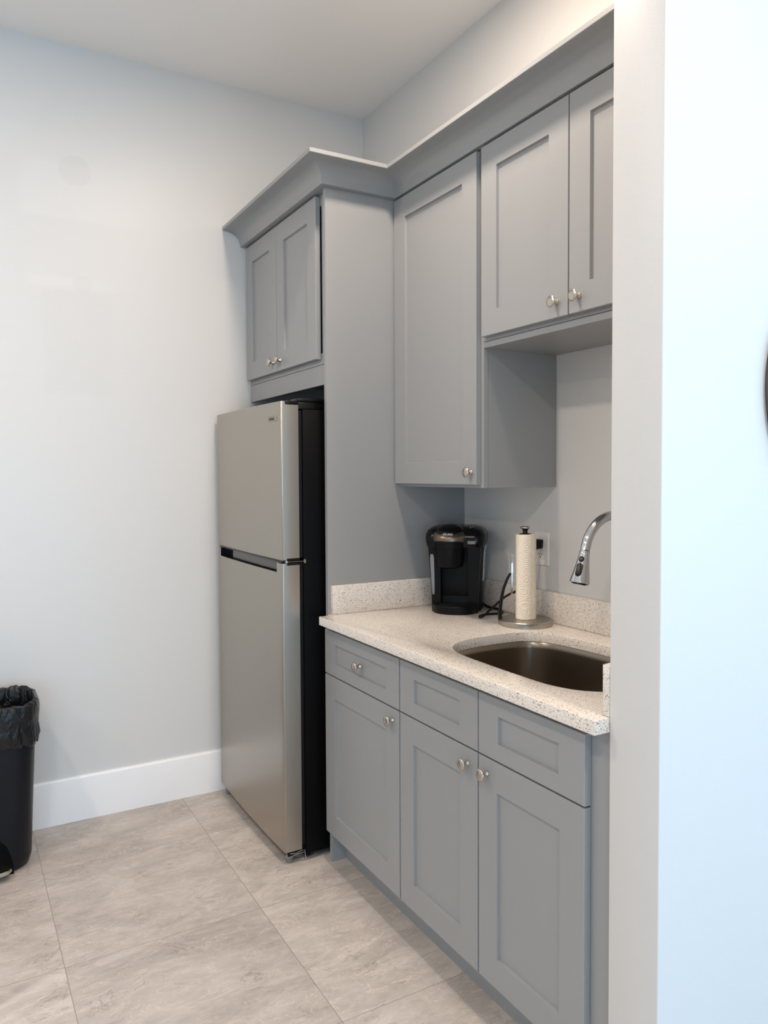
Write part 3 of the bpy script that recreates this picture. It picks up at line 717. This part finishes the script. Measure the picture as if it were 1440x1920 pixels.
# power cord: loops on the counter, climbs behind the towel roll to the outlet
bm = B()
cordw = [(.985, -.040, .935), (1.03, -.032, .9195), (1.08, -.032, .9190), (1.125, -.040, .9190), (1.165, -.075, .9190), (1.155, -.125, .9192), (1.165, -.165, .9192), (1.186, -.186, .9195), (1.193, -.172, .925), (1.190, -.130, .950), (1.200, -.082, .985), (1.225, -.055, 1.005), (1.255, -.045, 1.03), (1.275, -.052, 1.08), (1.283, -.056, 1.13), (1.290, -.050, 1.160), (1.297, -.040, 1.172)]
Rm = Matrix.Rotation(-KT, 3, 'Z'); base = Vector((K0.x, K0.y, ZC + .0003))
add_tube(bm, [Rm @ (p - base) for p in smooth_path(cordw, 6)], .0040, seg=10); obj('power_cord', bm, m_blackm, cm, local=True, angle=70)
bm = B(); add_loops(bm, [[(x, y, z) for x, z in ((1.288 - w, 1.160), (1.316, 1.160 + w), (1.318 + w * .5, 1.192), (1.286 - w, 1.192))] for y, w in ((-.043, -.003), (-.036, 0), (-.016, .002))])
for v in bm.verts: v.co = Rm @ (v.co - base)
obj('plug', bm, m_blackm, cm, local=True)

for c_ in cm.children:
    if c_.name.startswith(('power_cord', 'plug')): continue
    if c_.name.startswith('lettering'): c_.location.z *= 1.038
    else:
        for v in c_.data.vertices: v.co.z *= 1.038

# ------------------------------------------------------------------ paper towel holder and roll
TC = Vector((1.344, -.116, ZC + .0003)); RB = .0885
th_ = thing('paper_towel_holder', 'brushed steel paper towel holder with a black tension arm', 'paper towel holder', TC)
bm = B(); add_lathe(bm, [(0, 0), (RB, 0), (RB + .001, .003), (RB, .0165), (RB - .002, .0185), (0, .0190)], TC, seg=64); obj('base', bm, m_base_steel, th_, angle=30)
bm = B(); add_lathe(bm, [(0, .0188), (.0065, .0188), (.0065, .306), (0, .306)], TC, seg=20); obj('rod', bm, m_blackm, th_)
bm = B(); add_lathe(bm, [(.0, .3025), (.0195, .3025), (.0195, .3045), (.0095, .3055), (.0080, .3095), (.0085, .316), (.0140, .322), (0, .322)], TC, seg=32); obj('finial', bm, m_black, th_)
bm = B(); add_lathe(bm, [(0, .3222), (.0150, .3222), (.0162, .324), (.0160, .327), (.0130, .329), (0, .3298)], TC, seg=32); obj('finial_cap', bm, m_nickel, th_)
Ld = Vector((-.55, -.835, 0)).normalized()
A = lambda u, z: TC + Ld * u + Vector((0, 0, z))
bm = B(); arm = smooth_path([A(.0835, .014), A(.0830, .045), A(.0790, .080), A(.0715, .118), A(.0590, .152), A(.0480, .172)], 6)
add_tube(bm, arm, [.0074 - .0030 * i / (len(arm) - 1) for i in range(len(arm))], seg=14, flat=.8); 
obj('tension_arm', bm, m_black, th_, angle=60)
bm = B(); nrm = Ld.cross(Vector((0, 0, 1))).normalized()
def strip(u0, u1, hw, z): 
    return [tuple(A(u0, z) - nrm * hw), tuple(A(u0, z) + nrm * hw), tuple(A(u1, z) + nrm * hw), tuple(A(u1, z) - nrm * hw)]
add_loops(bm, [strip(.0435, .0465, .004, .098), strip(.041, .0465, .007, .103), strip(.0405, .0462, .0075, .165), strip(.041, .0462, .007, .228), strip(.0425, .0455, .004, .234)])
obj('tension_plate', bm, m_chrome, th_, angle=30)
ROLL_R = .0305
bm = B()
n_ = 72; loops_o = []; zs_ = [.0195, .0203, .3015, .3022]
def rollr(a): 
    return ROLL_R + .0010 * (a / (2 * PI))
for z, k in zip(zs_, (-.0008, 0, 0, -.0008)):
    loops_o.append([(TC.x + (rollr(2 * PI * i / n_) + k) * math.cos(2 * PI * i / n_ + 1.15), TC.y + (rollr(2 * PI * i / n_) + k) * math.sin(2 * PI * i / n_ + 1.15), TC.z + z) for i in range(n_)])
inn = [[(TC.x + .0205 * math.cos(2 * PI * i / n_ + 1.15), TC.y + .0205 * math.sin(2 * PI * i / n_ + 1.15), TC.z + z) for i in range(n_)] for z in (.3022, .0195)]
add_loops(bm, loops_o + inn + [loops_o[0]], False, False); bmesh.ops.remove_doubles(bm, verts=bm.verts[:], dist=1e-6)
ro = thing('paper_towel_roll', 'nearly used white paper towel roll on the steel holder', 'paper towel roll', (TC.x, TC.y, TC.z + .0195))
obj('roll', bm, m_paper, ro, angle=40)
bm = B() # loose end of the sheet, standing off the roll on the right
pl = []
for i in range(11):
    a = 1.20 + (-1.0) * i / 10
    r = ROLL_R + .0012 + .0055 * math.sin(PI * .5 * (1 - i / 10)) 
    pl.append((TC.x + r * math.cos(a), TC.y + r * math.sin(a)))
add_loops(bm, [[(x, y, TC.z + z) for x, y in pl] + [(TC.x + (x - TC.x) * .985, TC.y + (y - TC.y) * .985, TC.z + z) for x, y in reversed(pl)] for z in (.0200, .3020)])
obj('loose_sheet', bm, m_paper, ro, angle=50)

# ------------------------------------------------------------------ outlet
ox, oz = 1.2985, 1.158
ou = thing('wall_outlet', 'white wall outlet with a black plug in it behind the paper towel roll', 'outlet', (ox, -.001, oz))
bm = B(); add_loops(bm, [[(ox - w, y, oz - h), (ox + w, y, oz - h), (ox + w, y, oz + h), (ox - w, y, oz + h)] for w, h, y in ((.0385, .058, -.0005), (.0385, .058, -.003), (.0345, .054, -.0065))]); obj('cover_plate', bm, m_white, ou, angle=15)
bm = B(); add_box(bm, ox - .0170, ox + .0170, -.0085, -.0064, oz - .0335, oz + .0335, .0008, 1); rc = obj('receptacle', bm, m_white, ou)
for zc in (-.019, .019):
    for q in (-1, 1):
        bm = B(); add_box(bm, ox + q * .0065 - .001, ox + q * .0065 + .001, -.0088, -.0084, oz + zc - .003, oz + zc + .0045); obj('slot', bm, m_dark, rc)
    bm = B(); add_lathe(bm, [(0, .0084), (.0024, .0084), (.0024, .0088), (0, .0088)], (ox, 0, oz + zc - .0085), (0, -1, 0), seg=12); obj('ground_hole', bm, m_dark, rc)

bm = B(); add_box(bm, ox - .0065, ox - .0010, -.0098, -.0084, oz - .0035, oz + .0030, .0004, 1); obj('reset_button', bm, m_white, rc)
for s in (-1, 1):
    bm = B(); add_lathe(bm, [(0, .0064), (.0032, .0064), (.0028, .0076), (0, .0080)], (ox, 0, oz + s * .0475), (0, -1, 0), seg=14); obj('screw', bm, m_white, ou)

# ------------------------------------------------------------------ trash can and liner
BX, BY = .215, -1.694
tcn = thing('trash_can', 'black plastic step trash can standing against the bare wall', 'trash can', (BX, BY, 0))
m_bin = mat('bin_black', (.006, .007, .010), .38, spec=.22)
def tl(hx, hy, z, r=.085, ox_=0): return rrect(BX - hx + ox_, BX + hx + ox_, BY - hy, BY + hy, r, z, 8)
bm = B()
H = .548
outerp = [(.108, .128, .0005), (.118, .140, .010), (.124, .1475, .04), (.133, .1535, .20), (.144, .161, .38), (.152, .1675, H)]
loops = [tl(hx, hy, z) for hx, hy, z in outerp]
loops += [tl(hx - .004, hy - .004, z) for hx, hy, z in reversed(outerp[1:])] + [tl(.10, .12, .012)]
add_loops(bm, loops)
# pedal recess at the foot of the front face
bm.verts.ensure_lookup_table()
for v in bm.verts:
    if v.co.x > BX + .05 and v.co.z < .21 and abs(v.co.y - BY) < .08:
        pass
bo = obj('body', bm, m_bin, tcn, angle=50)
bm = B()
loops = []
for z, w in ((.001, .082), (.05, .078), (.10, .062), (.135, .035), (.150, .008)):
    hx = .118 + (.133 - .118) * z / .2
    loops.append([(BX + hx - .02, BY - w, z), (BX + hx + .0045, BY - w, z), (BX + hx + .0045, BY + w, z), (BX + hx - .02, BY + w, z)])
add_loops(bm, loops); obj('pedal_recess', bm, m_dark, tcn)
bm = B(); add_loops(bm, [[(BX + .10, BY - .055, z), (BX + .165, BY - .055, z + .0), (BX + .183, BY - .035, z), (BX + .187, BY + .03, z), (BX + .178, BY + .062, z), (BX + .160, BY + .074, z), (BX + .10, BY + .074, z)] for z in (.026, .040)])
bmesh.ops.bevel(bm, geom=[e for e in bm.edges if abs(e.verts[0].co.z - e.verts[1].co.z) < 1e-6], offset=.0025, segments=2, affect='EDGES')
obj('pedal', bm, m_nickel, tcn, angle=40)
# liner: wrinkled film folded over the rim, standing up above it
rng = random.Random(3)
bm = B(); n_ = 144
def lring(hx, hy, z, amp, ph, fr=9, wav=0.0):
    pts = []; base_ = rrect(-hx, hx, -hy, hy, .66 * hx, 0, 35)
    m_ = len(base_)
    for i, (x, y, _) in enumerate(base_):
        a = 2 * PI * i / m_
        w = amp * (math.sin(a * fr + ph) * .5 + math.sin(a * (fr * 2 + 3) + ph * 1.7) * .35 + math.sin(a * (fr * 4 + 5) + ph * .6) * .2)
        k = 1 + w / math.hypot(x, y)
        zz = z + wav * (math.sin(a * 5 + ph) * .5 + math.sin(a * 13 + ph * 2) * .35 + math.sin(a * 29 + ph) * .2)
        pts.append((BX + x * k, BY + y * k, zz))
    return pts
L_ = [lring(.158, .176, .455, .005, .4, 9, .016), lring(.163, .179, .470, .006, .6, 9, .010), lring(.159, .175, .520, .004, 1.0), lring(.161, .177, .545, .003, 1.4), lring(.164, .180, .562, .002, 1.6), lring(.1655, .182, .585, .001, 2.0), lring(.163, .180, .602, .001, 2.0, 9, .003), lring(.152, .169, .6085, .004, 2.2, 9, .006),
      lring(.146, .162, .600, .006, 2.6, 11, .004), lring(.142, .158, .54, .008, 3.2, 12), lring(.138, .152, .45, .010, 3.9, 12), lring(.128, .142, .30, .012, 4.4, 11), lring(.112, .126, .12, .010, 5.0, 10), lring(.095, .105, .03, .006, 5.5, 9)]
add_loops(bm, L_, False, True)
lin_o = obj('trash_bag', bm, m_bag, None, angle=60)
tag(lin_o, 'black plastic bag lining the trash can and folded over its rim', 'trash bag')
# strap-like folded hem sticking out at the right
# ------------------------------------------------------------------ dark round thing on the partition
m_brown = mat('dark_brown_wood', lin(84, 74, 66), .5)
wc = thing('round_hanging_frame', 'dark rounded frame on the bright wall, cut off by the right picture edge', 'wall decor', (X_PART1, .0, 1.60))
Cc = (X_PART1 + .0005, -.005, 1.60)
bm = B(); add_lathe(bm, [(.235, 0), (.290, 0), (.297, .010), (.292, .028), (.275, .036), (.250, .030), (.240, .012)], Cc, (1, 0, 0), seg=72); obj('frame', bm, m_brown, wc)
bm = B(); add_lathe(bm, [(0, 0), (.242, 0), (.242, .010), (0, .010)], Cc, (1, 0, 0), seg=64); obj('face', bm, m_white, wc)
